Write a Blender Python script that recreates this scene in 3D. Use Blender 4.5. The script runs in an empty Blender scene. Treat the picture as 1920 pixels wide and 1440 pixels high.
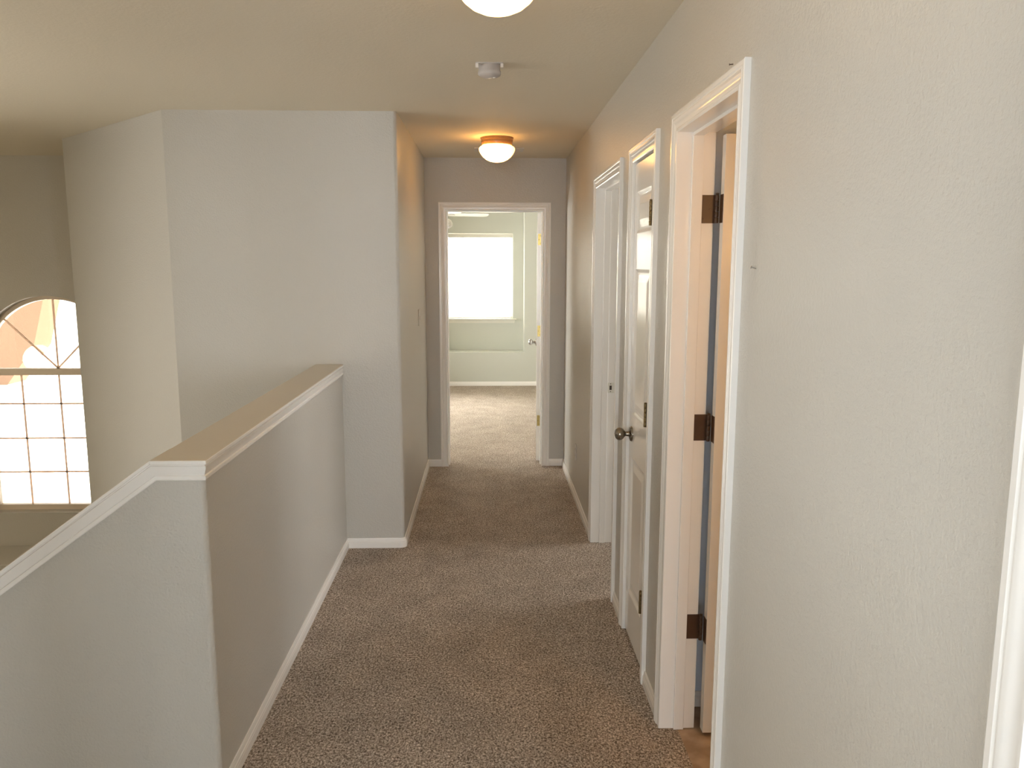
import bpy, bmesh, math, random
from mathutils import Vector, Matrix
random.seed(4)
S = bpy.context.scene
COL = S.collection
PI = math.pi

# ------------------------------------------------------------------ numbers
H_CEIL = 2.44
XR, XR2 = 0.612, 0.727            # right wall faces
XC = -0.488                       # corridor left wall
XL = -0.82                        # half wall, hall side
YE, YE2 = 6.325, 6.44             # end wall
YB = 4.452                        # wall facing the landing
YH = 2.254                        # half wall, near side
HWT = 0.137                       # half wall thickness
DT = 2.044                        # door opening height
CW = 0.06                         # casing width

# ------------------------------------------------------------------ materials
def new_mat(name):
    m = bpy.data.materials.new(name); m.use_nodes = True
    nt = m.node_tree
    return m, nt, nt.nodes['Principled BSDF']

def paint(name, col, rough, bump_scale=0, bump=0.0, dist=0.002, spec=0.5, detail=2.0, var=0.0):
    m, nt, b = new_mat(name)
    b.inputs['Base Color'].default_value = (*col, 1)
    b.inputs['Roughness'].default_value = rough
    b.inputs['Specular IOR Level'].default_value = spec
    if bump_scale:
        tc = nt.nodes.new('ShaderNodeTexCoord')
        n = nt.nodes.new('ShaderNodeTexNoise'); n.inputs['Scale'].default_value = bump_scale
        n.inputs['Detail'].default_value = detail; n.inputs['Roughness'].default_value = 0.55
        bp = nt.nodes.new('ShaderNodeBump'); bp.inputs['Strength'].default_value = bump
        bp.inputs['Distance'].default_value = dist
        nt.links.new(tc.outputs['Object'], n.inputs['Vector'])
        nt.links.new(n.outputs['Fac'], bp.inputs['Height'])
        nt.links.new(bp.outputs['Normal'], b.inputs['Normal'])
    return m

def metal(name, col, rough, scratch=0.0):
    m, nt, b = new_mat(name)
    b.inputs['Base Color'].default_value = (*col, 1)
    b.inputs['Metallic'].default_value = 1.0
    b.inputs['Roughness'].default_value = rough
    if scratch:
        tc = nt.nodes.new('ShaderNodeTexCoord')
        n = nt.nodes.new('ShaderNodeTexNoise'); n.inputs['Scale'].default_value = 60
        r = nt.nodes.new('ShaderNodeMapRange')
        r.inputs[3].default_value = max(0, rough-scratch); r.inputs[4].default_value = rough+scratch
        nt.links.new(tc.outputs['Object'], n.inputs['Vector'])
        nt.links.new(n.outputs['Fac'], r.inputs[0]); nt.links.new(r.outputs[0], b.inputs['Roughness'])
    return m

def carpet(name, stops, scale=150):
    m, nt, b = new_mat(name)
    b.inputs['Roughness'].default_value = 1.0
    b.inputs['Specular IOR Level'].default_value = 0.1
    tc = nt.nodes.new('ShaderNodeTexCoord')
    mp = nt.nodes.new('ShaderNodeMapping'); mp.inputs['Scale'].default_value = (1.0, 0.75, 1.0)
    n = nt.nodes.new('ShaderNodeTexNoise'); n.inputs['Scale'].default_value = scale
    n.inputs['Detail'].default_value = 3; n.inputs['Roughness'].default_value = 0.62
    n.inputs['Distortion'].default_value = 0.6
    cr = nt.nodes.new('ShaderNodeValToRGB')
    e = cr.color_ramp.elements
    while len(e) < len(stops): e.new(0.5)
    for i, (p, c) in enumerate(stops): e[i].position = p; e[i].color = (*c, 1)
    n2 = nt.nodes.new('ShaderNodeTexNoise'); n2.inputs['Scale'].default_value = 5.5; n2.inputs['Detail'].default_value = 3
    mr = nt.nodes.new('ShaderNodeMapRange'); mr.inputs[1].default_value = 0.3; mr.inputs[2].default_value = 0.7
    mr.inputs[3].default_value = 0.88; mr.inputs[4].default_value = 1.1
    mx = nt.nodes.new('ShaderNodeMix'); mx.data_type = 'RGBA'; mx.blend_type = 'MULTIPLY'; mx.inputs[0].default_value = 1
    bp = nt.nodes.new('ShaderNodeBump'); bp.inputs['Strength'].default_value = 0.7; bp.inputs['Distance'].default_value = 0.006
    L = nt.links.new
    L(tc.outputs['Object'], mp.inputs['Vector']); L(mp.outputs['Vector'], n.inputs['Vector'])
    L(tc.outputs['Object'], n2.inputs['Vector'])
    L(n.outputs['Fac'], cr.inputs['Fac']); L(n2.outputs['Fac'], mr.inputs[0])
    L(cr.outputs['Color'], mx.inputs[6]); L(mr.outputs[0], mx.inputs[7])
    L(mx.outputs[2], b.inputs['Base Color'])
    L(n.outputs['Fac'], bp.inputs['Height']); L(bp.outputs['Normal'], b.inputs['Normal'])
    return m

M = {}
M['wall'] = paint('wall_paint', (0.55, 0.532, 0.492), 0.40, 125, 0.65, 0.0028)
M['ceil'] = paint('ceiling_paint', (0.74, 0.68, 0.565), 0.75, 85, 0.35, 0.003, spec=0.25, detail=3)
M['trim'] = paint('trim_enamel', (0.87, 0.85, 0.82), 0.19, 40, 0.03, 0.001)
M['cap'] = paint('cap_dim_light', (0.66, 0.58, 0.46), 0.30, 60, 0.05, 0.001)  # white trim paint with the top's dim warm light put into the colour
M['bed'] = paint('bedroom_paint', (0.55, 0.56, 0.50), 0.6, 150, 0.25, 0.002)
M['blue'] = paint('bathroom_paint', (0.72, 0.80, 0.92), 0.5, 150, 0.25, 0.002)
M['carpet'] = carpet('carpet', [(0.30, (0.085, 0.061, 0.048)), (0.43, (0.22, 0.175, 0.142)),
                                (0.54, (0.44, 0.37, 0.31)), (0.68, (0.76, 0.67, 0.59))], 150)
M['nickel'] = metal('satin_nickel', (0.29, 0.25, 0.20), 0.28, 0.08)
M['brass'] = metal('polished_brass', (0.50, 0.37, 0.13), 0.33, 0.08)
M['oldbrass'] = metal('tarnished_brass', (0.20, 0.14, 0.065), 0.4, 0.12)
M['bronze'] = paint('brown_bronze', (0.075, 0.038, 0.020), 0.38)
M['steel'] = metal('steel', (0.42, 0.41, 0.39), 0.3)
M['plastic'] = paint('white_plastic', (0.80, 0.78, 0.76), 0.3)
M['greyplastic'] = paint('grey_plastic', (0.56, 0.53, 0.52), 0.45)
M['plate'] = paint('painted_plate', (0.58, 0.56, 0.52), 0.3)
M['strike'] = metal('strike_metal', (0.72, 0.70, 0.62), 0.35)
M['dark'] = paint('dark_slot', (0.06, 0.04, 0.03), 0.7)
M['vinylframe'] = paint('window_vinyl', (0.78, 0.68, 0.57), 0.4)
M['stucco'] = paint('stucco', (0.21, 0.125, 0.075), 0.95, 60, 0.5, 0.01)
M['pale'] = paint('pale_roof', (0.72, 0.68, 0.62), 0.9, 30, 0.3, 0.01)
M['sand'] = paint('sand', (0.62, 0.55, 0.46), 1.0, 20, 0.4, 0.01)
M['tile'] = paint('foyer_tile', (0.50, 0.42, 0.33), 0.5, 8, 0.1, 0.002)
M['lampbase'] = paint('antique_lamp_base', (0.34, 0.185, 0.085), 0.3)
M['fan'] = paint('fan_white', (0.70, 0.68, 0.60), 0.3)

def vinyl():
    m, nt, b = new_mat('bathroom_vinyl')
    tc = nt.nodes.new('ShaderNodeTexCoord'); n = nt.nodes.new('ShaderNodeTexNoise')
    n.inputs['Scale'].default_value = 14; n.inputs['Detail'].default_value = 6
    cr = nt.nodes.new('ShaderNodeValToRGB')
    cr.color_ramp.elements[0].position = 0.35; cr.color_ramp.elements[0].color = (0.33, 0.225, 0.145, 1)
    cr.color_ramp.elements[1].position = 0.7; cr.color_ramp.elements[1].color = (0.50, 0.37, 0.26, 1)
    nt.links.new(tc.outputs['Object'], n.inputs['Vector']); nt.links.new(n.outputs['Fac'], cr.inputs['Fac'])
    nt.links.new(cr.outputs['Color'], b.inputs['Base Color']); b.inputs['Roughness'].default_value = 0.45
    return m
M['vinyl'] = vinyl()

def glass():
    m = bpy.data.materials.new('window_glass'); m.use_nodes = True; nt = m.node_tree
    nt.nodes.clear()
    o = nt.nodes.new('ShaderNodeOutputMaterial'); t = nt.nodes.new('ShaderNodeBsdfTransparent')
    g = nt.nodes.new('ShaderNodeBsdfGlossy'); g.inputs['Roughness'].default_value = 0.02
    f = nt.nodes.new('ShaderNodeFresnel'); f.inputs['IOR'].default_value = 1.45
    x = nt.nodes.new('ShaderNodeMixShader')
    nt.links.new(f.outputs[0], x.inputs[0]); nt.links.new(t.outputs[0], x.inputs[1]); nt.links.new(g.outputs[0], x.inputs[2])
    nt.links.new(x.outputs[0], o.inputs['Surface'])
    return m
M['glass'] = glass()

def slat():
    m = bpy.data.materials.new('blind_slat'); m.use_nodes = True; nt = m.node_tree
    nt.nodes.clear()
    o = nt.nodes.new('ShaderNodeOutputMaterial'); d = nt.nodes.new('ShaderNodeBsdfDiffuse')
    t = nt.nodes.new('ShaderNodeBsdfTranslucent'); x = nt.nodes.new('ShaderNodeMixShader')
    d.inputs['Color'].default_value = (0.85, 0.84, 0.80, 1); t.inputs['Color'].default_value = (0.9, 0.89, 0.84, 1)
    x.inputs[0].default_value = 0.5
    nt.links.new(d.outputs[0], x.inputs[1]); nt.links.new(t.outputs[0], x.inputs[2]); nt.links.new(x.outputs[0], o.inputs['Surface'])
    return m
M['slat'] = slat()
def thin_vinyl():
    m = slat().copy(); m.name = 'thin_vinyl'
    for n in m.node_tree.nodes:
        if n.type == 'BSDF_DIFFUSE': n.inputs['Color'].default_value = (0.80, 0.70, 0.62, 1)
        if n.type == 'BSDF_TRANSLUCENT': n.inputs['Color'].default_value = (0.80, 0.66, 0.56, 1)
        if n.type == 'MIX_SHADER': n.inputs[0].default_value = 0.6
    return m
M['thin'] = thin_vinyl()

def globe_mat(name, bulb, power, col):
    """frosted glass lit by the bulb inside it: brighter where the glass is closer to the bulb"""
    m = bpy.data.materials.new(name); m.use_nodes = True; nt = m.node_tree
    nt.nodes.clear()
    o = nt.nodes.new('ShaderNodeOutputMaterial'); e = nt.nodes.new('ShaderNodeEmission')
    tc = nt.nodes.new('ShaderNodeTexCoord')
    v = nt.nodes.new('ShaderNodeVectorMath'); v.operation = 'DISTANCE'; v.inputs[1].default_value = bulb
    p = nt.nodes.new('ShaderNodeMath'); p.operation = 'POWER'; p.inputs[1].default_value = -2.0
    k = nt.nodes.new('ShaderNodeMath'); k.operation = 'MULTIPLY'; k.inputs[1].default_value = power*0.0064
    e.inputs['Color'].default_value = (*col, 1)
    L = nt.links.new
    L(tc.outputs['Object'], v.inputs[0]); L(v.outputs['Value'], p.inputs[0]); L(p.outputs[0], k.inputs[0])
    L(k.outputs[0], e.inputs['Strength']); L(e.outputs[0], o.inputs['Surface'])
    return m

# ------------------------------------------------------------------ mesh helpers
class MB:
    def __init__(s): s.v = []; s.f = []
    def add(s, vs, fs):
        o = len(s.v); s.v += [tuple(v) for v in vs]; s.f += [tuple(i+o for i in f) for f in fs]; return s
    def box(s, x0, x1, y0, y1, z0, z1):
        return s.add([(x0,y0,z0),(x1,y0,z0),(x1,y1,z0),(x0,y1,z0),(x0,y0,z1),(x1,y0,z1),(x1,y1,z1),(x0,y1,z1)],
                     [(0,3,2,1),(4,5,6,7),(0,1,5,4),(1,2,6,5),(2,3,7,6),(3,0,4,7)])
    def prism(s, pts, a, b, axis='z'):
        """polygon pts (any winding) extruded along an axis from a to b"""
        n = len(pts)
        def P(p, t):
            if axis == 'z': return (p[0], p[1], t)
            if axis == 'y': return (p[0], t, p[1])
            return (t, p[0], p[1])
        vs = [P(p, a) for p in pts] + [P(p, b) for p in pts]
        fs = [tuple(range(n)), tuple(range(2*n-1, n-1, -1))]
        fs += [(i, i+n, (i+1) % n + n, (i+1) % n) for i in range(n)]
        return s.add(vs, fs)
    def lathe(s, prof, seg=40, T=None):
        """prof of (r, z) turned about z; T a matrix"""
        T = T or Matrix(); o = []; fs = []
        n = len(prof)
        for r, z in prof:
            for k in range(seg):
                a = 2*PI*k/seg; o.append(T @ Vector((r*math.cos(a), r*math.sin(a), z)))
        for i in range(n-1):
            for k in range(seg):
                k2 = (k+1) % seg
                fs.append((i*seg+k, i*seg+k2, (i+1)*seg+k2, (i+1)*seg+k))
        fs.append(tuple(range(seg-1, -1, -1))); fs.append(tuple((n-1)*seg+k for k in range(seg)))
        return s.add(o, fs)
    def sweep(s, rings, closed_prof=True, caps=True):
        """rings: list of equal-length point loops"""
        n = len(rings[0]); vs = [p for r in rings for p in r]; fs = []
        for i in range(len(rings)-1):
            for k in range(n if closed_prof else n-1):
                k2 = (k+1) % n
                fs.append((i*n+k, i*n+k2, (i+1)*n+k2, (i+1)*n+k))
        if caps:
            fs.append(tuple(range(n-1, -1, -1))); fs.append(tuple((len(rings)-1)*n+k for k in range(n)))
        return s.add(vs, fs)
    def tube(s, path, r, seg=12):
        rings = []
        for i, p in enumerate(path):
            p = Vector(p)
            d = (Vector(path[min(i+1, len(path)-1)]) - Vector(path[max(i-1, 0)])).normalized()
            u = d.cross(Vector((0, 0, 1)) if abs(d.z) < 0.9 else Vector((1, 0, 0))).normalized(); w = d.cross(u)
            rr = r[i] if isinstance(r, (list, tuple)) else r
            rings.append([p + rr*(math.cos(2*PI*k/seg)*u + math.sin(2*PI*k/seg)*w) for k in range(seg)])
        return s.sweep(rings)
    def build(s, name, mat, parent=None, origin=None, smooth=None, bevel=0, T=None):
        me = bpy.data.meshes.new(name)
        o0 = Vector(origin) if origin else Vector((0, 0, 0))
        vs = [(T @ Vector(v)) if T else Vector(v) for v in s.v]
        me.from_pydata([tuple(v - o0) for v in vs], [], s.f)
        bm = bmesh.new(); bm.from_mesh(me)
        bmesh.ops.recalc_face_normals(bm, faces=bm.faces); bm.to_mesh(me); bm.free()
        me.materials.append(mat)
        if smooth:
            for p in me.polygons: p.use_smooth = True
            me.set_sharp_from_angle(angle=math.radians(smooth))
        o = bpy.data.objects.new(name, me); COL.objects.link(o)
        if parent:
            o.parent = parent; o.location = o0 - Vector(parent.get('_o', (0, 0, 0)))
        else:
            o.location = o0
        o['_o'] = tuple(o0)
        if bevel:
            b = o.modifiers.new('bevel', 'BEVEL'); b.width = bevel; b.segments = 2; b.limit_method = 'ANGLE'
            b.angle_limit = math.radians(40)
        return o

def empty(name, loc):
    o = bpy.data.objects.new(name, None); o.empty_display_size = 0.05
    COL.objects.link(o); o.location = loc; o['_o'] = tuple(loc); return o
def tag(o, label, cat, group=None):
    o['label'] = label; o['category'] = cat
    if group: o['group'] = group
    return o
def struct(o): o['kind'] = 'structure'; return o

def fillet(pts, radii, seg=6):
    """round the corners of a closed polygon"""
    out = []; n = len(pts)
    for i, p in enumerate(pts):
        r = radii.get(i, 0)
        if not r: out.append(p); continue
        p = Vector(p); a = (Vector(pts[i-1]) - p).normalized(); b = (Vector(pts[(i+1) % n]) - p).normalized()
        half = a.angle(b)/2; t = r/math.tan(half); c = p + (a+b).normalized()*(r/math.sin(half))
        p0 = p + a*t; p1 = p + b*t
        a0 = math.atan2(*(p0-c).yx); a1 = math.atan2(*(p1-c).yx)
        d = (a1-a0+PI) % (2*PI) - PI
        for k in range(seg+1):
            t_ = a0 + d*k/seg; out.append((c.x + r*math.cos(t_), c.y + r*math.sin(t_)))
    return out

# ------------------------------------------------------------------ setting: floors, ceiling, walls
fl = MB()
fl.box(-0.957, 0.668, -3.6, YE2, -0.25, 0)                 # hall
fl.box(-4.0, -0.957, -3.6, 1.03, -0.25, 0)                 # loft behind the camera
fl.box(-2.6, 1.7, YE2, 11.0, -0.25, 0)                     # bedroom
fl.box(0.668, 3.6, -3.6, 1.2, -0.25, 0)
fl.box(0.668, 3.6, 2.86, YE2, -0.25, 0)                    # closet and third room
struct(fl.build('floor', M['carpet']))
struct(MB().box(0.668, 2.4, 1.2, 2.86, -0.25, -0.003).build('floor_bathroom', M['vinyl']))
struct(MB().box(-5.72, -0.82, 1.15, YE2, -2.95, -2.75).build('floor_foyer', M['tile']))
struct(MB().box(-5.8, 3.8, -3.8, 11.2, H_CEIL, H_CEIL+0.2).build('ceiling', M['ceil']))

RO = 0.018
doors_r = [(0.05, 0.805), (1.973, 2.593), (2.95, 3.376), (3.718, 4.501)]
w = MB(); y = -3.6
for a, b in doors_r:
    w.box(XR, XR2, y, a-RO, 0, H_CEIL)
    w.box(XR, XR2, a-RO, b+RO, DT+RO, H_CEIL); y = b+RO
w.box(XR, XR2, y, YE, 0, H_CEIL)
struct(w.build('wall_right', M['wall']))

EA, EB = -0.322, 0.434
w = MB(); w.box(-2.68, EA-RO, YE, YE2, 0, H_CEIL); w.box(EB+RO, 1.7, YE, YE2, 0, H_CEIL)
w.box(EA-RO, EB+RO, YE, YE2, DT+RO, H_CEIL)
struct(w.build('wall_end', M['wall']))

# corridor left wall with a bullnose corner, the landing wall and the diagonal wall
pl = fillet([(XC, YE), (XC, YB), (-0.55, YB), (-0.55, YB+0.12), (XC-0.12, YB+0.12), (XC-0.12, YE)], {1: 0.022}, 8)
struct(MB().prism(pl, 0, H_CEIL).build('wall_left', M['wall'], smooth=30))
struct(MB().prism([(-0.55, YB), (-1.70, YB), (-1.66, YB+0.12), (-0.55, YB+0.12)], -2.75, H_CEIL).build('wall_landing', M['wall']))
pl = fillet([(-1.70, YB), (-1.732, YB), (-2.80, 5.503), (-2.80, YE), (-2.68, YE), (-2.68, 5.553), (-1.66, YB+0.12)], {2: 0.02}, 8)
struct(MB().prism(pl, -2.75, H_CEIL).build('wall_diagonal', M['wall'], smooth=30))

# foyer wall with the arched window
WX, WR, WS = -3.443, 0.578, 0.803        # centre, radius, spring line
WB = -0.365
YG = 6.43
def arch(r, x=WX, z0=WB, spring=WS, n=28, rz=None):
    rz = rz or r
    pts = [(x-r, z0)] + [(x + r*math.cos(PI - PI*k/n), spring + rz*math.sin(PI - PI*k/n)) for k in range(n+1)] + [(x+r, z0)]
    return pts
def wall_with_arch(x0, x1, z0, z1, ya, yb, hole):
    b = MB(); n = len(hole)
    # ring of quads: walk round the hole, bridging to the outer rectangle
    b.box(x0, hole[0][0], ya, yb, z0, z1); b.box(hole[-1][0], x1, ya, yb, z0, z1)
    b.box(hole[0][0], hole[-1][0], ya, yb, z0, hole[0][1])
    for i in range(1, n-2):
        (xa, za), (xb, zb) = hole[i], hole[i+1]
        b.prism([(xa, za), (xb, zb), (xb, z1), (xa, z1)], ya, yb, 'y')
    return b
struct(wall_with_arch(-5.72, -2.68, -2.75, H_CEIL, YE, 6.49, arch(WR)).build('wall_foyer', M['wall']))

# outer shell around the loft, foyer and side rooms (mostly outside the frame)
FW = (1.4, 3.3, -0.8, 2.05)              # unseen foyer side window, added to light its walls: y0, y1, z0, z1
w = MB()
w.box(-5.72, -5.6, 1.03, FW[0], -2.75, H_CEIL); w.box(-5.72, -5.6, FW[1], YE, -2.75, H_CEIL)
w.box(-5.72, -5.6, FW[0], FW[1], -2.75, FW[2]); w.box(-5.72, -5.6, FW[0], FW[1], FW[3], H_CEIL)
struct(w.build('wall_side', M['wall']))
SW = (1.5, 3.4, 0.6, 2.2)                # unseen window of the side room, added for its light
RW = (-1.4, 0.5, 0.45, 2.25)             # unseen window added behind the camera to light the hall
w = MB()
w.box(-4.0, RW[0], -3.72, -3.6, 0, H_CEIL); w.box(RW[1], SW[0], -3.72, -3.6, 0, H_CEIL); w.box(SW[1], 3.6, -3.72, -3.6, 0, H_CEIL)
w.box(SW[0], SW[1], -3.72, -3.6, 0, SW[2]); w.box(SW[0], SW[1], -3.72, -3.6, SW[3], H_CEIL)
w.box(RW[0], RW[1], -3.72, -3.6, 0, RW[2]); w.box(RW[0], RW[1], -3.72, -3.6, RW[3], H_CEIL)
struct(w.build('wall_rear', M['wall']))
struct(MB().box(-1.07, -0.957, -2.9, 1.03, 0, 1.06).build('loft_shade_wall', M['wall'], bevel=0.01))  # unseen half wall put in to shade the low part of the right wall
OW = (-3.1, 0.5, 0.7, 2.2)  # unseen loft window, put in to light the near right wall
w = MB()
w.box(-4.12, -4.0, -3.6, OW[0], 0, H_CEIL); w.box(-4.12, -4.0, OW[1], 1.03, 0, H_CEIL)
w.box(-4.12, -4.0, OW[0], OW[1], 0, OW[2]); w.box(-4.12, -4.0, OW[0], OW[1], OW[3], H_CEIL)
struct(w.build('wall_loft', M['wall']))
struct(MB().prism(fillet([(-5.6, 1.03), (-0.957, 1.03), (-0.957, 1.15), (-5.6, 1.15)], {1: .02, 2: .02}, 6), -2.75, H_CEIL).build('wall_stairwell', M['wall'], smooth=30))  # out of view; full height added to block rear light from the foyer
struct(MB().box(-0.957, -0.82, YH+HWT, YB, -2.75, -0.25).build('wall_under_hall', M['wall']))

# bathroom, third room
struct(MB().box(XR2, 2.4, 2.74, 2.86, 0, H_CEIL).build('wall_bathroom_far', M['blue']))
struct(MB().box(XR2, 3.6, 1.08, 1.2, 0, H_CEIL).build('wall_bathroom_near', M['wall']))
struct(MB().box(2.4, 2.5, 1.08, 2.86, 0, H_CEIL).build('wall_bathroom_side', M['wall']))
struct(MB().box(XR2, 3.6, 3.46, 3.56, 0, H_CEIL).build('wall_room_near', M['wall']))
struct(MB().box(XR2+0.5, XR2+0.6, 2.86, 3.46, 0, H_CEIL).build('wall_closet', M['wall']))
QW = (-3.4, -1.0, 0.5, 2.2)  # unseen second study window, put in to light the half wall
w = MB()
w.box(3.6, 3.72, -3.72, QW[0], 0, H_CEIL); w.box(3.6, 3.72, QW[1], 1.2, 0, H_CEIL)
w.box(3.6, 3.72, QW[0], QW[1], 0, QW[2]); w.box(3.6, 3.72, QW[0], QW[1], QW[3], H_CEIL)
struct(w.build('wall_study', M['wall']))
TW = (4.1, 5.6, 0.8, 2.1)
w = MB()
w.box(3.6, 3.72, 3.56, TW[0], 0, H_CEIL); w.box(3.6, 3.72, TW[1], YE, 0, H_CEIL)
w.box(3.6, 3.72, TW[0], TW[1], 0, TW[2]); w.box(3.6, 3.72, TW[0], TW[1], TW[3], H_CEIL)
struct(w.build('wall_room_side', M['wall']))
struct(MB().box(1.7, 3.72, YE, YE2, 0, H_CEIL).build('wall_room_far', M['wall']))

# bedroom shell: window niche in the far wall
YF, YN = 10.664, 11.0
NX0, NX1, NZ = -1.19, 0.489, 0.455
BW = (-1.05, 0.348, 0.888, 2.046)
w = MB()
w.box(NX1, 1.7, YF, 11.14, 0, H_CEIL); w.box(-2.6, NX0, YF, 11.14, 0, H_CEIL)
w.box(NX0, NX1, YF, YN, 0, NZ)
w.box(NX0, BW[0], YN, 11.14, 0, H_CEIL); w.box(BW[1], NX1, YN, 11.14, 0, H_CEIL)
w.box(BW[0], BW[1], YN, 11.14, 0, BW[2]); w.box(BW[0], BW[1], YN, 11.14, BW[3], H_CEIL)
struct(w.build('wall_far', M['bed']))
LW = (7.4, 9.6, 0.5, 2.1)  # extra bedroom window out of view, added to brighten the room
w = MB()
w.box(-2.72, -2.6, YE2, LW[0], 0, H_CEIL); w.box(-2.72, -2.6, LW[1], 11.14, 0, H_CEIL)
w.box(-2.72, -2.6, LW[0], LW[1], 0, LW[2]); w.box(-2.72, -2.6, LW[0], LW[1], LW[3], H_CEIL)
struct(w.build('wall_bedroom_left', M['bed']))
struct(MB().box(1.7, 1.82, YE2, 11.14, 0, H_CEIL).build('wall_bedroom_right', M['bed']))

# ------------------------------------------------------------------ L-shaped half wall and its cap
XB = -0.96                         # where the cap starts to slope
SL = math.tan(math.radians(36.0))
ZC = 1.0725
XS = -4.6
hw = MB()
core_top = ZC - 0.02
pl = fillet([(XL, YB), (XL, YH), (XB, YH), (XB, YH+HWT), (XL-HWT, YH+HWT), (XL-HWT, YB)], {1: 0.02}, 8)
hw.prism(pl, 0, core_top)
struct(hw.build('wall_half', M['wall'], smooth=30))
struct(MB().prism([(XB, core_top), (XB, -2.75), (XS, -2.75), (XS, core_top-(XB-XS)*SL)], YH, YH+HWT, 'y').build('wall_stair', M['wall']))

# cap: flat board along the hall, rounded nose, with a cove moulding under each edge
cap = MB()
CO = 0.012                          # overhang
cx0, cx1 = XL-HWT-CO, XL+CO
cy = YH-CO
ct = 0.013
cap.prism([(cx0, YB), (cx0, cy), (cx1, cy), (cx1, YB)], ZC-ct, ZC)
# sloped board
def sl(x): return ZC + (x-cx0)*SL
cap.prism([(cx0, ZC), (XS, sl(XS)), (XS, sl(XS)-ct/math.cos(math.radians(36))), (cx0, ZC-ct)], cy, YH+HWT+CO, 'y')
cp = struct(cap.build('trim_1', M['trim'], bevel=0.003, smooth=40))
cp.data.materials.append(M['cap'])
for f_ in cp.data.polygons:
    if f_.normal.z > 0.7: f_.material_index = 1  # upward faces take the colour with the light painted in
# moulding profile (out, down) below the board
MP = [(0, 0), (0.005, 0), (0.005, -0.003), (0.0105, -0.005), (0.0095, -0.013), (0.0065, -0.022), (0.004, -0.030), (0.003, -0.0325), (0.0075, -0.0345), (0.0075, -0.044), (0.006, -0.047), (0, -0.047)]
zt = ZC-ct
mould = MB()
cxr = XL
bend = cx0
ca = math.cos(math.radians(36))
rings = []
rings.append([(cxr+o, YB, zt+d) for o, d in MP])
rings.append([(cxr+o, YH-o, zt+d) for o, d in MP])
# at the bend the profile is mitred
th = math.radians(36)
def bx(d): return bend - d*math.tan(th/2)*0 + (-d)*math.tan(th/2)
rings.append([(bx(d), YH-o, zt+d) for o, d in MP])
rings.append([(XS, YH-o, zt + d/ca + (XS-bend)*SL) for o, d in MP])
mould.sweep(rings)
struct(mould.build('trim_2', M['trim'], smooth=25))

# stairs going down to the left on the near side of the sloped half wall
st = MB()
for k in range(14):
    x1 = -0.957 - 0.2655*k; z1 = -0.193*(k+1)
    st.box(x1-0.2655, x1, 1.15, YH, -2.75 if k > 10 else z1-0.45, z1)
struct(st.build('stairs', M['carpet']))

# ------------------------------------------------------------------ baseboards
BP = [(0, 0), (0.012, 0), (0.012, 0.030), (0.0105, 0.033), (0.0105, 0.038), (0.0075, 0.043), (0.0075, 0.047), (0.004, 0.057), (0, 0.057)]
def base(name, a, b, n, ext_a=0, ext_b=0):
    """profile along a->b on a wall with outward normal n; ext >0 lengthens the outer edge (outside mitre), <0 shortens it"""
    a, b, n = Vector(a), Vector(b), Vector(n); d = (b-a).normalized()
    rings = [[(a.x + n.x*t - d.x*t*ext_a, a.y + n.y*t - d.y*t*ext_a, z) for t, z in BP],
             [(b.x + n.x*t + d.x*t*ext_b, b.y + n.y*t + d.y*t*ext_b, z) for t, z in BP]]
    return struct(MB().sweep(rings).build(name, M['trim'], smooth=25))
base('baseboard_half_wall', (XL, YH), (XL, YB), (1, 0), 0, -1)
base('baseboard_landing', (XL, YB), (XC-0.024, YB), (0, -1), -1, 0)
base('baseboard_left', (XC, YB+0.024), (XC, YE), (1, 0), 0, -1)
# rounded corner block
rb = []
for k in range(9):
    a = -PI/2 + PI/2*k/8
    rb.append([(XC-0.024 + (0.024+t)*math.cos(a), YB+0.024 + (0.024+t)*math.sin(a), z) for t, z in BP])
struct(MB().sweep(rb).build('baseboard_corner', M['trim'], smooth=25))
base('baseboard_end_left', (XC, YE), (EA-CW, YE), (0, -1), -1, 0)
base('baseboard_end_right', (EB+CW, YE), (XR, YE), (0, -1), 0, -1)
base('baseboard_right', (XR, YE), (XR, 4.501+CW), (-1, 0), -1, 0)
base('baseboard_right.001', (XR, 3.718-CW), (XR, 3.376+CW), (-1, 0))
base('baseboard_right.002', (XR, 2.95-CW), (XR, 2.593+CW), (-1, 0))
base('baseboard_right.003', (XR, 1.973-CW), (XR, 0.805+CW), (-1, 0))
base('baseboard_far', (-2.6, YF), (1.7, YF), (0, -1))
base('baseboard_bathroom', (XR2, 2.74), (2.4, 2.74), (0, -1))

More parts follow.
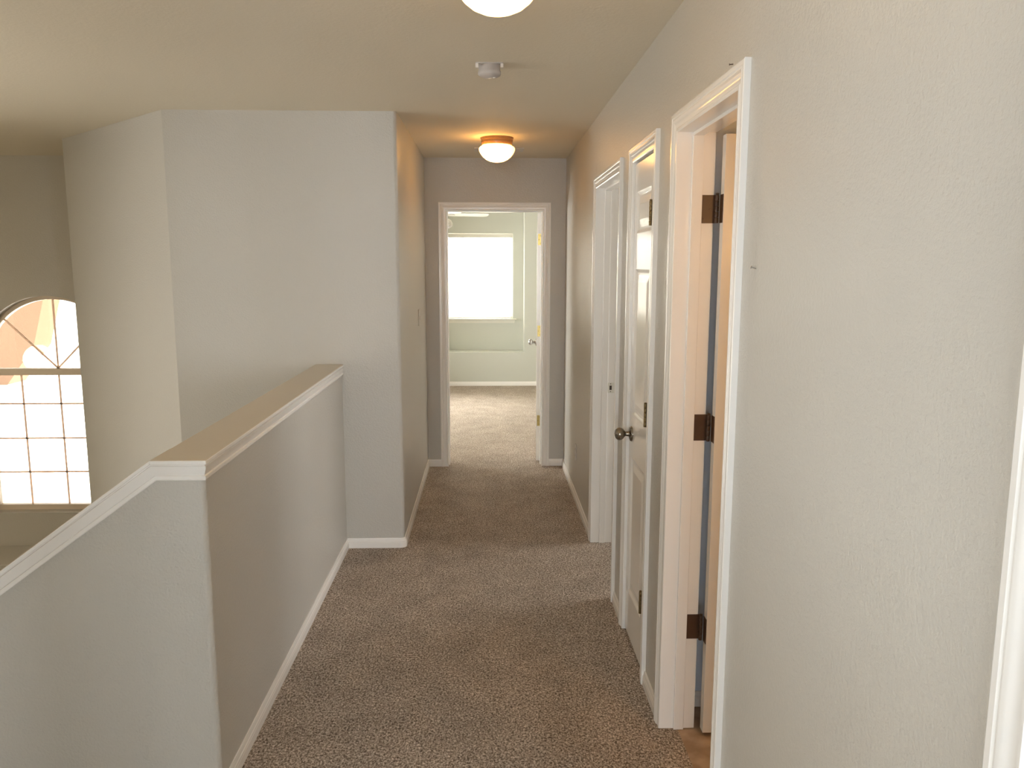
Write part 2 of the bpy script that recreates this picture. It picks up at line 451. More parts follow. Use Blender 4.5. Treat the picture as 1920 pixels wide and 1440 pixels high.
# ------------------------------------------------------------------ door trims: casing, jamb, stop
CP = [(0, 0), (0, 0.009), (0.004, 0.0115), (0.009, 0.0115), (0.012, 0.009), (0.020, 0.0095), (0.028, 0.0125), (0.034, 0.0155),
      (0.0385, 0.0165), (0.041, 0.0145), (0.044, 0.0145), (0.047, 0.0172), (0.057, 0.0172), (0.060, 0.0155), (0.060, 0)]
def door_trim(name, a, b, plane, depth, along, stop_at, T=None, rev=1):
    """along 'y': opening a..b on the plane x=plane, hall side towards -x.  along 'x': on the plane y=plane, hall side towards -y"""
    def P(s, out, z):                     # s along the opening, out = towards the hall
        return (plane-out, s, z) if along == 'y' else (s, plane-out, z)
    r = 0.004
    A, B, Tz = a-r+0.004, b+r-0.004, DT
    rings = [[P(A-w_, t, 0) for w_, t in CP], [P(A-w_, t, Tz+w_) for w_, t in CP],
             [P(B+w_, t, Tz+w_) for w_, t in CP], [P(B+w_, t, 0) for w_, t in CP]]
    root = struct(MB().sweep(rings).build(name, M['trim'], smooth=22))
    def bx(mb, s0, s1, o0, o1, z0, z1):
        p, q_ = P(s0, o0, z0), P(s1, o1, z1)
        mb.box(min(p[0], q_[0]), max(p[0], q_[0]), min(p[1], q_[1]), max(p[1], q_[1]), z0, z1)
    j = MB()
    bx(j, a-RO+0.001, a, 0.0, -depth, 0, DT); bx(j, b, b+RO-0.001, 0.0, -depth, 0, DT)
    bx(j, a-RO+0.001, b+RO-0.001, 0.0, -depth, DT, DT+RO-0.001)
    j.build('door_jamb', M['trim'], root)
    s = MB(); s0, s1 = stop_at
    bx(s, a, a+0.011, -s0, -s1, 0, DT-0.011); bx(s, b-0.011, b, -s0, -s1, 0, DT-0.011)
    bx(s, a, b, -s0, -s1, DT-0.011, DT)
    s.build('door_stop', M['trim'], root, bevel=0.002)
    return root
door_trim('trim_3', *doors_r[1], XR, 0.115, 'y', (0.040, 0.075))
door_trim('trim_4', *doors_r[2], XR, 0.115, 'y', (0.045, 0.080))
t3 = door_trim('trim_5', *doors_r[3], XR, 0.115, 'y', (0.040, 0.075))
door_trim('trim_6', EA, EB, YE, 0.115, 'x', (0.040, 0.075))
door_trim('trim_7', *doors_r[0], XR, 0.115, 'y', (0.045, 0.080))

# strike plate on the far jamb of the third doorway
sp = MB().prism(fillet([(0.687, 0.897), (0.724, 0.897), (0.724, 0.957), (0.687, 0.957)], {0: 0.006, 3: 0.006}, 4), 4.4988, 4.5005, 'y')
spo = sp.build('strike_plate', M['strike'], t3); spo['label'] = 'pale metal strike plate'
MB().box(0.698, 0.711, 4.4982, 4.4990, 0.915, 0.940).build('latch_hole', M['dark'], spo)
for z in (0.905, 0.950):
    MB().lathe([(0.0028, 0), (0.0028, 0.0006), (0.0005, 0.0009)], 10, Matrix.Translation((0.7045, 4.4987, z)) @ Matrix.Rotation(PI/2, 4, 'X')).build('screw', M['dark'], spo)

# ------------------------------------------------------------------ doors
PZ = [(0.207, 0.812), (0.998, 1.610), (1.755, 1.922)]
def leaf_mesh(wd, h, th, cols, z0=0.012):
    """leaf in local coords: x 0..wd from the hinge edge, y -th/2..th/2, moulded panels on both faces"""
    b = MB()
    xs = sorted(set([0, wd] + [c for p in cols for c in p])); zs = sorted(set([z0, h] + [c for p in PZ for c in p]))
    for sgn in (-1, 1):
        yf = sgn*th/2
        for i in range(len(xs)-1):
            for k in range(len(zs)-1):
                xa, xb, za, zb = xs[i], xs[i+1], zs[k], zs[k+1]
                if any(p[0] <= xa and xb <= p[1] for p in cols) and any(p[0] <= za and zb <= p[1] for p in PZ): continue
                b.add([(xa, yf, za), (xb, yf, za), (xb, yf, zb), (xa, yf, zb)], [(0, 1, 2, 3)])
        for p in cols:
            for q_ in PZ:
                steps = [(0, 0), (0.004, 0.0015), (0.012, 0.0065), (0.016, 0.0075), (0.024, 0.0075), (0.030, 0.0065), (0.052, 0.0022), (0.054, 0.002)]
                rings = []
                for ins, dp in steps:
                    y_ = yf - sgn*dp
                    rings.append([(p[0]+ins, y_, q_[0]+ins), (p[1]-ins, y_, q_[0]+ins), (p[1]-ins, y_, q_[1]-ins), (p[0]+ins, y_, q_[1]-ins)])
                b.sweep(rings, caps=False)
                b.add(rings[-1], [(0, 1, 2, 3)])
    for (xa, za, xb, zb) in ((0, z0, 0, h), (wd, z0, wd, h), (0, z0, wd, z0), (0, h, wd, h)):
        b.add([(xa, -th/2, za), (xb, -th/2, zb), (xb, th/2, zb), (xa, th/2, za)], [(0, 1, 2, 3)])
    # weld
    return b
def weld(o):
    bm = bmesh.new(); bm.from_mesh(o.data); bmesh.ops.remove_doubles(bm, verts=bm.verts, dist=1e-5)
    bmesh.ops.recalc_face_normals(bm, faces=bm.faces); bm.to_mesh(o.data); bm.free()

def knob_set(parent, T, mat, name='door_knob'):
    """T takes local z (out of the door face) to the world"""
    k = MB().lathe([(0.0, 0.073), (0.010, 0.0725), (0.019, 0.069), (0.0255, 0.062), (0.0275, 0.054), (0.0265, 0.046), (0.022, 0.038), (0.015, 0.032),
                    (0.0105, 0.028), (0.0105, 0.016), (0.013, 0.011)][::-1], 32, T).build(name, mat, parent, smooth=40)
    k['label'] = 'round satin nickel door knob'
    MB().lathe([(0.0325, 0.0), (0.0325, 0.004), (0.029, 0.008), (0.020, 0.0105), (0.0125, 0.012)], 32, T).build('rose', mat, k, smooth=40)
    return k

def hinge(parent, T, mat, h=0.089, flat_a=True, lw=0.030):
    """T maps local frame: z up along the pin (origin at pin centre), +x over the jamb leaf, +y over the door leaf"""
    r = 0.0062
    b = MB()
    for k in range(5):
        z0 = -h/2 + h*k/5; z1 = z0 + h/5 - 0.0008
        b.lathe([(r*0.94, z0), (r, z0+0.0006), (r, z1-0.0006), (r*0.94, z1)], 16, T)
    ho = b.build('hinge', mat, parent, smooth=40)
    ho['label'] = {'brown_bronze': 'brown bronze hinge', 'tarnished_brass': 'tarnished brass hinge', 'polished_brass': 'shiny brass hinge'}[mat.name]
    MB().lathe([(0.0045, h/2), (0.006, h/2+0.001), (0.006, h/2+0.004), (0.002, h/2+0.006)], 12, T).build('hinge_pin', mat, ho, smooth=40)
    return ho

# door 1: bathroom door, opened 90 degrees into the bathroom, hinged on the far jamb
d = struct(empty('door_1', (0.745, 2.562, 0)))
T1 = Matrix.Translation((0.745, 2.5605, 0))
lf = leaf_mesh(0.607, 2.032, 0.035, [(0.105, 0.265), (0.345, 0.505)]).build('door_leaf', M['trim'], d, T=T1); weld(lf)
for zc in (1.805, 1.089, 0.3825):
    pin = (0.7345, 2.5815)
    ho = hinge(d, Matrix.Translation((*pin, zc)), M['bronze'])
    # leaf let into the jamb face (facing -y) and leaf on the hinge edge (facing -x)
    MB().prism(fillet([(0.6825, zc-0.0445), (0.733, zc-0.0445), (0.733, zc+0.0445), (0.6825, zc+0.0445)], {0: 0.006, 3: 0.006}, 4), 2.5908, 2.5932, 'y').build('hinge_leaf', M['bronze'], ho)
    MB().prism([(2.5475, zc-0.0445), (2.5785, zc-0.0445), (2.5785, zc+0.0445), (2.5475, zc+0.0445)], 0.7432, 0.7452, 'x').build('hinge_leaf', M['bronze'], ho)
    for sx, sz in ((0.695, 0.030), (0.714, 0.0), (0.695, -0.030)):
        MB().lathe([(0.0036, 0), (0.0034, 0.0006), (0.0008, 0.0009)], 12, Matrix.Translation((sx, 2.5908, zc+sz)) @ Matrix.Rotation(PI/2, 4, 'X')).build('screw', M['bronze'], ho)

# door 2: narrow closet door, closed, hinged on the near side, knob on the far side
d = struct(empty('door_2', (0.618, 2.953, 0)))
TH = 0.035
T2 = Matrix.Translation((0.6145+TH/2, 2.953, 0)) @ Matrix.Rotation(PI/2, 4, 'Z')
lf = leaf_mesh(0.420, 2.036, TH, [(0.083, 0.367)]).build('door_leaf', M['trim'], d, T=T2); weld(lf)
for zc in (1.815, 1.060, 0.308):
    ho = hinge(d, Matrix.Translation((0.5985, 2.9600, zc)), M['oldbrass'])
    MB().box(0.6000, 0.6146, 2.9590, 2.9610, zc-0.0445, zc+0.0445).build('hinge_leaf', M['oldbrass'], ho)
knob_set(d, Matrix.Translation((0.6145, 3.318, 0.912)) @ Matrix.Rotation(-PI/2, 4, 'Y'), M['nickel'])

# door 3: bedroom door at the end, opened a little past 90 degrees, hinged on the right jamb
d = struct(empty('door_3', (0.4145, 6.452, 0)))
ang = math.radians(90-3.4)
T3 = Matrix.Translation((0.4325, 6.452, 0)) @ Matrix.Rotation(ang, 4, 'Z') @ Matrix.Translation((0, 0.0175+0.0, 0)) 
lf = leaf_mesh(0.748, 2.032, 0.035, [(0.115, 0.335), (0.413, 0.633)]).build('door_leaf', M['trim'], d, T=T3); weld(lf)
for zc in (1.825, 1.092, 0.350):
    ho = hinge(d, Matrix.Translation((0.4345, 6.4465, zc)), M['brass'])
    MB().box(0.003, 0.029, -0.0005, 0.0012, -0.0445, 0.0445).build('hinge_leaf', M['brass'], ho,
        T=T3 @ Matrix.Translation((0, -0.0175, zc)) @ Matrix.Rotation(PI/2, 4, 'Z'))
    for sx, sz in ((0.011, 0.030), (0.021, 0.0), (0.011, -0.030)):
        MB().lathe([(0.0034, 0), (0.0032, 0.0006), (0.0008, 0.0009)], 12, T3 @ Matrix.Translation((-0.0012, -0.0175+sx, zc+sz)) @ Matrix.Rotation(-PI/2, 4, 'Y')).build('screw', M['oldbrass'], ho)
knob_set(d, T3 @ Matrix.Translation((0.685, 0.0175, 0.935)) @ Matrix.Rotation(-PI/2, 4, 'X'), M['steel'])
knob_set(d, T3 @ Matrix.Translation((0.685, -0.0175, 0.935)) @ Matrix.Rotation(PI/2, 4, 'X'), M['steel'])

# door 4: third-room door and door 5: the door beside the camera, both opened into their rooms
d = struct(empty('door_4', (0.745, 3.75, 0)))
lf = leaf_mesh(0.76, 2.032, 0.035, [(0.115, 0.335), (0.425, 0.645)]).build('door_leaf', M['trim'], d, T=Matrix.Translation((0.745, 3.7365, 0))); weld(lf)
d = struct(empty('door_5', (0.745, 0.777, 0)))
lf = leaf_mesh(0.749, 2.032, 0.035, [(0.115, 0.335), (0.425, 0.645)]).build('door_leaf', M['trim'], d, T=Matrix.Translation((0.745, 0.7775, 0))); weld(lf)

# ------------------------------------------------------------------ arched foyer window
win = struct(empty('window_1', (WX, YG, WB)))
fr = MB()
n = 36
RI = 0.548
def A(r, k): a = PI - PI*k/n; return (WX + r*math.cos(a), WS + r*math.sin(a))
# frame of the arch, the legs, the bottom rail
for k in range(n):
    fr.prism([A(RI, k), A(RI, k+1), A(WR, k+1), A(WR, k)], YG-0.02, YG+0.03, 'y')
for s in (-1, 1):
    fr.box(min(WX+s*RI, WX+s*WR), max(WX+s*RI, WX+s*WR), YG-0.02, YG+0.03, WB, WS)
fr.box(WX-RI, WX+RI, YG-0.02, YG+0.03, WB, -0.322)
fr.build('window_frame', M['vinylframe'], win)
MB().box(WX-RI, WX+RI, YG-0.03, YG+0.03, 0.747, 0.800).build('mullion', M['vinylframe'], win, bevel=0.003)
g = MB(); gw = 0.0065
for i in (-1, 0, 1):
    g.box(WX+0.296*i-gw, WX+0.296*i+gw, YG-0.004, YG+0.004, -0.322, 0.747)
for z in (0.512, 0.228, -0.052):
    g.box(WX-RI, WX+RI, YG-0.004, YG+0.004, z-gw, z+gw)
for a in (45, 90, 135):
    c, s_ = math.cos(math.radians(a)), math.sin(math.radians(a))
    p0 = (WX, 0.800); p1 = (WX+RI*c, WS+RI*s_)
    nx, nz = -s_*gw, c*gw
    g.prism([(p0[0]+nx, p0[1]+nz), (p1[0]+nx, p1[1]+nz), (p1[0]-nx, p1[1]-nz), (p0[0]-nx, p0[1]-nz)], YG-0.004, YG+0.004, 'y')
g.build('muntins', M['thin'], win)
MB().prism(arch(RI, z0=-0.322), YG+0.006, YG+0.010, 'y').build('glass_pane', M['glass'], win)

# plaster ledge below the window
struct(MB().box(-5.6, -2.80, 5.90, YE, -0.78, -0.64).build('wall_ledge', M['wall'], bevel=0.01))

# ------------------------------------------------------------------ bedroom window, blind
win = struct(empty('window_2', ((BW[0]+BW[1])/2, 11.1, BW[2])))
fr = MB(); t = 0.035
fr.box(BW[0], BW[0]+t, 11.08, 11.13, BW[2], BW[3]); fr.box(BW[1]-t, BW[1], 11.08, 11.13, BW[2], BW[3])
fr.box(BW[0]+t, BW[1]-t, 11.08, 11.13, BW[2], BW[2]+t); fr.box(BW[0]+t, BW[1]-t, 11.08, 11.13, BW[3]-t, BW[3])
fr.box((BW[0]+BW[1])/2-0.02, (BW[0]+BW[1])/2+0.02, 11.085, 11.125, BW[2]+t, BW[3]-t)
fr.build('window_frame', M['plastic'], win)
MB().box(BW[0]+t, BW[1]-t, 11.103, 11.107, BW[2]+t, BW[3]-t).build('glass_pane', M['glass'], win)
sl_ = MB().box(BW[0]-0.045, BW[1]+0.045, 10.955, 11.0, BW[2]-0.018, BW[2]); sl_.build('window_sill', M['fan'], win, bevel=0.004)
MB().prism([(BW[0]-0.03, BW[2]-0.018), (BW[1]+0.03, BW[2]-0.018), (BW[1]+0.018, BW[2]-0.062), (BW[0]-0.018, BW[2]-0.062)], 10.988, 11.0, 'y').build('apron', M['fan'], win)

bl = empty('window_blind', ((BW[0]+BW[1])/2, 11.03, BW[3]))
tag(bl, 'white mini blind lowered over the bright bedroom window', 'blind')
MB().box(BW[0]+0.004, BW[1]-0.004, 11.005, 11.05, BW[3]-0.060, BW[3]-0.008).build('headrail', M['fan'], bl, bevel=0.003)
sb = MB(); zt_ = BW[3]-0.075; k = 0
tilt = math.radians(58)
while zt_ > BW[2]+0.03:
    cy_, dz, dy = 11.03, 0.0125*math.sin(tilt), 0.0125*math.cos(tilt)
    sb.add([(BW[0]+0.008, cy_-dy, zt_-dz), (BW[1]-0.012, cy_-dy, zt_-dz), (BW[1]-0.012, cy_+0.0015, zt_+0.0012), (BW[0]+0.008, cy_+0.0015, zt_+0.0012),
            (BW[1]-0.012, cy_+dy, zt_+dz), (BW[0]+0.008, cy_+dy, zt_+dz)], [(0, 1, 2, 3), (3, 2, 4, 5)])
    zt_ -= 0.0212
sb.build('slats', M['slat'], bl)
MB().box(BW[0]+0.008, BW[1]-0.012, 11.018, 11.042, BW[2]+0.004, BW[2]+0.018).build('bottom_rail', M['fan'], bl, bevel=0.003)
for x in (BW[0]+0.2, (BW[0]+BW[1])/2, BW[1]-0.2):
    MB().tube([(x, 11.017, BW[3]-0.05), (x, 11.017, BW[2]+0.01)], 0.0008, 6).build('ladder_cord', M['fan'], bl)

# plain windows out of the frame, most of them added to bring in light
def plain_window(name, x0, x1, y0, y1, z0, z1):
    wn = struct(empty(name, ((x0+x1)/2, (y0+y1)/2, z0))); f = MB(); t = 0.04
    if x1-x0 > y1-y0:
        f.box(x0, x0+t, y0, y1, z0, z1); f.box(x1-t, x1, y0, y1, z0, z1); f.box(x0+t, x1-t, y0, y1, z0, z0+t); f.box(x0+t, x1-t, y0, y1, z1-t, z1)
        f.box((x0+x1)/2-0.02, (x0+x1)/2+0.02, y0, y1, z0+t, z1-t)
        MB().box(x0+t, x1-t, (y0+y1)/2-0.002, (y0+y1)/2+0.002, z0+t, z1-t).build('glass_pane', M['glass'], wn)
    else:
        f.box(x0, x1, y0, y0+t, z0, z1); f.box(x0, x1, y1-t, y1, z0, z1); f.box(x0, x1, y0+t, y1-t, z0, z0+t); f.box(x0, x1, y0+t, y1-t, z1-t, z1)
        f.box(x0, x1, (y0+y1)/2-0.02, (y0+y1)/2+0.02, z0+t, z1-t)
        MB().box((x0+x1)/2-0.002, (x0+x1)/2+0.002, y0+t, y1-t, z0+t, z1-t).build('glass_pane', M['glass'], wn)
    f.build('window_frame', M['plastic'], wn)
plain_window('added_window_3', RW[0], RW[1], -3.70, -3.65, RW[2], RW[3])
plain_window('added_window_4', -5.70, -5.65, FW[0], FW[1], FW[2], FW[3])
plain_window('added_window_7', -4.10, -4.05, OW[0], OW[1], OW[2], OW[3])
plain_window('added_window_9', 3.63, 3.68, QW[0], QW[1], QW[2], QW[3])
plain_window('added_window_8', SW[0], SW[1], -3.70, -3.65, SW[2], SW[3])
plain_window('added_window_5', -2.70, -2.65, LW[0], LW[1], LW[2], LW[3])
plain_window('window_6', 3.63, 3.68, TW[0], TW[1], TW[2], TW[3])

# ------------------------------------------------------------------ ceiling lamps
def ceiling_lamp(x, y, label, bulb, power, col):
    r = empty('ceiling_lamp', (x, y, H_CEIL))
    tag(r, label, 'ceiling lamp', 'flush ceiling lamps along the hall')
    base_p = [(0.060, 0.0), (0.107, 0.0), (0.108, -0.004), (0.105, -0.010), (0.106, -0.014), (0.102, -0.022), (0.103, -0.026), (0.099, -0.040), (0.098, -0.047), (0.090, -0.050)]
    MB().lathe(base_p[::-1], 48, Matrix.Translation((x, y, H_CEIL))).build('lamp_base', M['lampbase'], r, smooth=35)
    gp = [(0.091, -0.048), (0.100, -0.053), (0.112, -0.060), (0.1165, -0.068), (0.1165, -0.076), (0.113, -0.088), (0.104, -0.104), (0.090, -0.121), (0.070, -0.137), (0.046, -0.148), (0.022, -0.153), (0.0, -0.154)]
    g_ = MB().lathe([(a, b) for a, b in gp][::-1], 48).build('glass_shade', globe_mat('lit_frosted_glass', bulb, power, col), r, smooth=60)
    g_.location = (0, 0, 0)
    return r
ceiling_lamp(0.063, 5.34, 'lit dome ceiling lamp nearer the end door', (-0.03, -0.03, -0.085), 21.0, (1.0, 0.48, 0.12))
ceiling_lamp(0.028, 2.235, 'lit dome ceiling lamp cut off by the top of the picture', (-0.02, -0.0, -0.075), 15.0, (1.0, 0.56, 0.17))

# ------------------------------------------------------------------ smoke detector
sx, sy = 0.010, 3.43
sd = tag(empty('smoke_detector', (sx, sy, H_CEIL)), 'small round smoke detector on the hall ceiling', 'smoke detector')
MB().prism(fillet([(sx-0.056, sy-0.045), (sx+0.056, sy-0.045), (sx+0.056, sy+0.045), (sx-0.056, sy+0.045)], {0: .006, 1: .006, 2: .006, 3: .006}, 3), H_CEIL-0.004, H_CEIL).build('mounting_plate', M['greyplastic'], sd)
for s in (-1, 1):
    MB().box(sx+s*0.051-0.006, sx+s*0.051+0.006, sy-0.043, sy-0.025, H_CEIL-0.018, H_CEIL-0.004).build('clip', M['plastic'], sd, bevel=0.001)
MB().lathe([(0.044, 0), (0.045, -0.020), (0.0475, -0.024), (0.0475, -0.033), (0.045, -0.038), (0.034, -0.044), (0.017, -0.048), (0.0, -0.049)][::-1], 40, Matrix.Translation((sx, sy, H_CEIL-0.004))).build('sensor_body', M['greyplastic'], sd, smooth=40)
MB().lathe([(0.006, 0), (0.006, -0.002), (0.003, -0.003)][::-1], 16, Matrix.Translation((sx+0.02, sy-0.01, H_CEIL-0.0515))).build('test_button', M['plastic'], sd, smooth=40)

# ------------------------------------------------------------------ ceiling vent behind the far lamp
vx0, vx1, vy0, vy1 = -0.092, 0.258, 5.77, 5.93
v = tag(empty('ceiling_vent', ((vx0+vx1)/2, (vy0+vy1)/2, H_CEIL)), 'slim ceiling air vent just behind the far lamp', 'vent')
f = MB(); t = 0.022
f.box(vx0, vx1, vy0, vy0+t, H_CEIL-0.008, H_CEIL); f.box(vx0, vx1, vy1-t, vy1, H_CEIL-0.008, H_CEIL)
f.box(vx0, vx0+t, vy0+t, vy1-t, H_CEIL-0.008, H_CEIL); f.box(vx1-t, vx1, vy0+t, vy1-t, H_CEIL-0.008, H_CEIL)
f.build('frame', M['plate'], v, bevel=0.002)
MB().box(vx0+t, vx1-t, vy0+t, vy1-t, H_CEIL-0.001, H_CEIL-0.0005).build('backing', M['dark'], v)
lv = MB()
for k in range(9):
    y0 = vy0+t+0.004 + k*0.0125
    lv.add([(vx0+t, y0, H_CEIL-0.001), (vx1-t, y0, H_CEIL-0.001), (vx1-t, y0+0.009, H_CEIL-0.008), (vx0+t, y0+0.009, H_CEIL-0.008)], [(0, 1, 2, 3)])
lv.build('louvers', M['plate'], v)

# ------------------------------------------------------------------ switch, outlet, nails
sw = tag(empty('light_switch', (XC, 5.645, 1.255)), 'painted light switch plate on the left corridor wall', 'light switch')
MB().box(XC, XC+0.006, 5.61, 5.68, 1.198, 1.313).build('cover_plate', M['plate'], sw, bevel=0.002)
MB().box(XC+0.006, XC+0.016, 5.640, 5.650, 1.246, 1.264).build('toggle', M['plastic'], sw, bevel=0.001)
ou = tag(empty('wall_outlet', (XR, 5.385, 0.335)), 'power outlet low on the right wall before the end door', 'outlet')
MB().box(XR-0.006, XR, 5.35, 5.42, 0.278, 0.393).build('cover_plate', M['plate'], ou, bevel=0.002)
for z in (0.312, 0.358):
    s = MB().box(XR-0.0075, XR-0.006, 5.37, 5.40, z-0.014, z+0.014).build('socket', M['plate'], ou, bevel=0.001)
    for dy in (-0.006, 0.006):
        MB().box(XR-0.0078, XR-0.0074, 5.385+dy-0.001, 5.385+dy+0.001, z-0.004, z+0.006).build('slot', M['dark'], s)
T = Matrix.Translation((XR, 1.815, 1.620)) @ Matrix.Rotation(-PI/2, 4, 'Y') @ Matrix.Rotation(math.radians(14), 4, 'Y')
nl = tag(empty('wall_nail', (XR, 1.815, 1.62)), 'steel picture nail with a shadow on the right wall', 'nail', 'nails left in the right wall')
MB().lathe([(0.0012, -0.004), (0.0012, 0.011)], 12, T).build('shank', M['steel'], nl, smooth=40)
MB().lathe([(0.0034, 0.011), (0.0036, 0.0118), (0.0030, 0.0126), (0.0005, 0.0130)], 16, T).build('head', M['steel'], nl, smooth=40)
T = Matrix.Translation((XR, 2.057, 2.122)) @ Matrix.Rotation(-PI/2, 4, 'Y') @ Matrix.Rotation(math.radians(-25), 4, 'X')
nl = tag(empty('wall_nail', (XR, 2.057, 2.122)), 'tiny dark nail just above the nearest door casing', 'nail', 'nails left in the right wall')
MB().lathe([(0.0013, -0.004), (0.0013, 0.008)], 10, T).build('shank', M['bronze'], nl, smooth=40)
MB().lathe([(0.0026, 0.008), (0.0026, 0.0092), (0.0005, 0.0096)], 12, T).build('head', M['bronze'], nl, smooth=40)

# ------------------------------------------------------------------ bedroom ceiling fan
fx, fy, fz = -0.58, 8.5, 2.145
fan = tag(empty('ceiling_fan', (fx, fy, H_CEIL)), 'white ceiling fan partly seen through the end doorway', 'ceiling fan')
MB().lathe([(0.0, -0.055), (0.03, -0.05), (0.055, -0.03), (0.065, 0)], 32, Matrix.Translation((fx, fy, H_CEIL))).build('canopy', M['fan'], fan, smooth=40)
MB().lathe([(0.012, fz+0.06), (0.012, H_CEIL-0.05)], 16, Matrix.Translation((fx, fy, 0))).build('downrod', M['fan'], fan, smooth=40)
MB().lathe([(0.04, -0.055), (0.085, -0.05), (0.105, -0.02), (0.105, 0.03), (0.075, 0.06), (0.03, 0.07)], 36, Matrix.Translation((fx, fy, fz+0.01))).build('motor_housing', M['fan'], fan, smooth=40)
for k in range(5):
    T = Matrix.Translation((fx, fy, fz)) @ Matrix.Rotation(math.radians(10+72*k), 4, 'Z') @ Matrix.Rotation(math.radians(-11), 4, 'X')
    ol = fillet([(0.17, -0.055), (0.60, -0.068), (0.60, 0.068), (0.17, 0.055)], {0: .02, 1: .05, 2: .05, 3: .02}, 6)
    b_ = MB().prism(ol, -0.003, 0.003).build('blade', M['fan'], fan, T=T)
    MB().prism([(0.09, -0.018), (0.2, -0.03), (0.24, 0.0), (0.2, 0.03), (0.09, 0.018)], -0.008, -0.003).build('blade_bracket', M['fan'], b_, T=T)
lk = MB().lathe([(0.0, -0.11), (0.03, -0.105), (0.045, -0.08), (0.05, -0.05)], 32, Matrix.Translation((fx, fy, fz+0.01))).build('light_kit', M['fan'], fan, smooth=40)
for k in range(4):
    a = math.radians(-48+90*k); c, s_ = math.cos(a), math.sin(a)
    T = Matrix.Translation((fx+0.215*c, fy+0.215*s_, fz-0.085)) @ Matrix.Rotation(a, 4, 'Z') @ Matrix.Rotation(math.radians(35), 4, 'Y').inverted()
    MB().lathe([(0.0, -0.052), (0.03, -0.045), (0.043, -0.02), (0.043, 0.01), (0.032, 0.035), (0.02, 0.045)], 24, T).build('glass_shade', M['plastic'], lk, smooth=50)
    MB().tube([(fx+0.04*c, fy+0.04*s_, fz-0.05), (fx+0.14*c, fy+0.14*s_, fz-0.035), (fx+0.19*c, fy+0.19*s_, fz-0.05)], 0.008, 10).build('arm', M['fan'], lk, smooth=50)

# ------------------------------------------------------------------ outside
struct(MB().box(-60, 60, 6.6, 90, -3.2, -3.0).build('ground_outside', M['sand']))
hs = empty('neighbour_house', (-11.5, 14, -3.0))
tag(hs, 'orange stucco house outside the arched foyer window', 'building')
MB().prism([(-17, -0.62), (-9.0, -0.62), (-8.45, 0.1), (-8.2, 1.0), (-8.2, 3.2), (-17, 3.2)], 15, 15.6, 'y').build('upper_wall', M['stucco'], hs)
MB().prism([(15, -0.62), (15, -0.80), (12.6, -2.0), (12.6, -1.82)], -16.2, -7.4, 'x').build('lower_roof', M['pale'], hs)
MB().box(-16, -7.6, 13, 22, -3.0, -2.02).build('lower_wall', M['pale'], hs)

# ------------------------------------------------------------------ light
wd = bpy.data.worlds.new('sky'); S.world = wd; wd.use_nodes = True
nt = wd.node_tree; bg = nt.nodes['Background']
bg.inputs['Color'].default_value = (0.93, 0.97, 1.0, 1); bg.inputs['Strength'].default_value = 5.0

def sun(name, direction, e, col=(1, 0.96, 0.9), ang=0.6):
    l = bpy.data.lights.new(name, 'SUN'); l.energy = e; l.color = col; l.angle = math.radians(ang)
    o = bpy.data.objects.new(name, l); COL.objects.link(o)
    o.rotation_euler = Vector(direction).to_track_quat('-Z', 'Y').to_euler(); o.location = (0, 20, 20)
sun('sun', (-0.25, -0.45, -0.9), 40)

def area(name, loc, direction, sx_, sy_, power, col=(1, 1, 1), portal=False):
    l = bpy.data.lights.new(name, 'AREA'); l.shape = 'RECTANGLE'; l.size = sx_; l.size_y = sy_; l.energy = power; l.color = col
    if portal: l.cycles.is_portal = True
    o = bpy.data.objects.new(name, l); COL.objects.link(o); o.location = loc
    o.rotation_euler = Vector(direction).to_track_quat('-Z', 'Z' if abs(direction[2]) < 0.9 else 'Y').to_euler()
    return o
# daylight at the openings; rear, loft, study, foyer, bedroom side are added fill
area('fill_rear', (-0.45, -3.75, 1.35), (0, 1, 0), 1.8, 1.7, 82, (0.84, 0.93, 1.0))
area('fill_loft', (-4.15, -1.3, 1.45), (1, 0, 0), 3.5, 1.4, 122, (0.80, 0.91, 1.0))
area('fill_study_rear', (2.45, -3.75, 1.4), (0, 1, 0), 1.8, 1.5, 520, (0.88, 0.95, 1.0))
area('fill_study_side', (3.78, -2.2, 1.35), (-1, 0, 0), 2.3, 1.6, 420, (0.85, 0.94, 1.0))
area('fill_foyer_side', (-5.78, 2.35, 0.25), (1, 0, 0), 1.8, 2.0, 56, (1.0, 0.86, 0.62))
area('daylight_bedroom_window', (-0.35, 11.2, 1.46), (0, -1, 0), 1.36, 1.12, 480, (1.0, 0.98, 0.9))
area('fill_bedroom_side', (-2.78, 8.5, 1.3), (1, 0, 0), 2.1, 1.5, 230, (1.0, 1.0, 0.93))
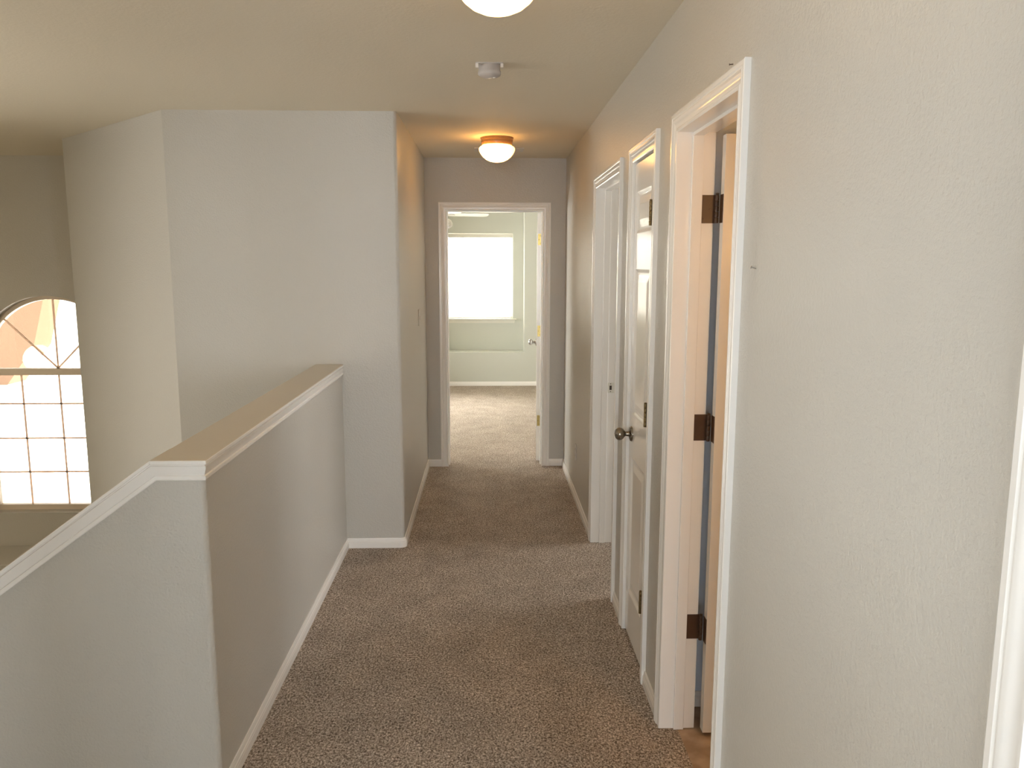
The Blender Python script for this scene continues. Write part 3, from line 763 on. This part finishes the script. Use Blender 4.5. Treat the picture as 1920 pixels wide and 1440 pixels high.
area('daylight_room_window', (3.78, 4.85, 1.45), (-1, 0, 0), 1.4, 1.2, 55, (1.0, 1.0, 0.96))
area('arch_portal', (WX, 6.52, 0.45), (0, -1, 0), 1.2, 1.8, 1, portal=True)
pt = bpy.data.lights.new('bathroom_lamp', 'POINT'); pt.energy = 14; pt.color = (1.0, 0.54, 0.20); pt.shadow_soft_size = 0.08
po = bpy.data.objects.new('bathroom_lamp', pt); COL.objects.link(po); po.location = (1.3, 1.36, 1.75)

pt = bpy.data.lights.new('foyer_fill', 'POINT'); pt.energy = 30; pt.color = (1.0, 0.82, 0.54); pt.shadow_soft_size = 0.15  # added point light out of view, brightens the foyer walls
po = bpy.data.objects.new('foyer_fill', pt); COL.objects.link(po); po.location = (-4.9, 4.1, 0.6)

# ------------------------------------------------------------------ camera
FPX, YAW, PITCH, ROLL = 1490.7, 0.0305, -0.1495, 0.0014
F = Vector((math.sin(YAW)*math.cos(PITCH), math.cos(YAW)*math.cos(PITCH), math.sin(PITCH)))
R0 = Vector((math.cos(YAW), -math.sin(YAW), 0)); U0 = R0.cross(F)
R = R0*math.cos(ROLL) + U0*math.sin(ROLL); U = U0*math.cos(ROLL) - R0*math.sin(ROLL)
cam = bpy.data.cameras.new('camera'); cam.sensor_width = 36; cam.lens = 36*FPX/1920
cam.clip_start = 0.05; cam.clip_end = 300
co = bpy.data.objects.new('camera', cam); COL.objects.link(co)
co.matrix_world = Matrix(((R.x, U.x, -F.x, 0), (R.y, U.y, -F.y, 0), (R.z, U.z, -F.z, 1.629), (0, 0, 0, 1)))
S.camera = co

S.view_settings.view_transform = 'Standard'; S.view_settings.look = 'None'
S.view_settings.exposure = 0.0; S.view_settings.gamma = 1.0; S.view_settings.use_curve_mapping = False
S.cycles.max_bounces = 16; S.cycles.diffuse_bounces = 12; S.cycles.glossy_bounces = 4; S.cycles.transparent_max_bounces = 8
S.cycles.caustics_reflective = False; S.cycles.caustics_refractive = False

# parents were placed with plain offsets; drop the bookkeeping
for o in S.objects:
    if '_o' in o: del o['_o']
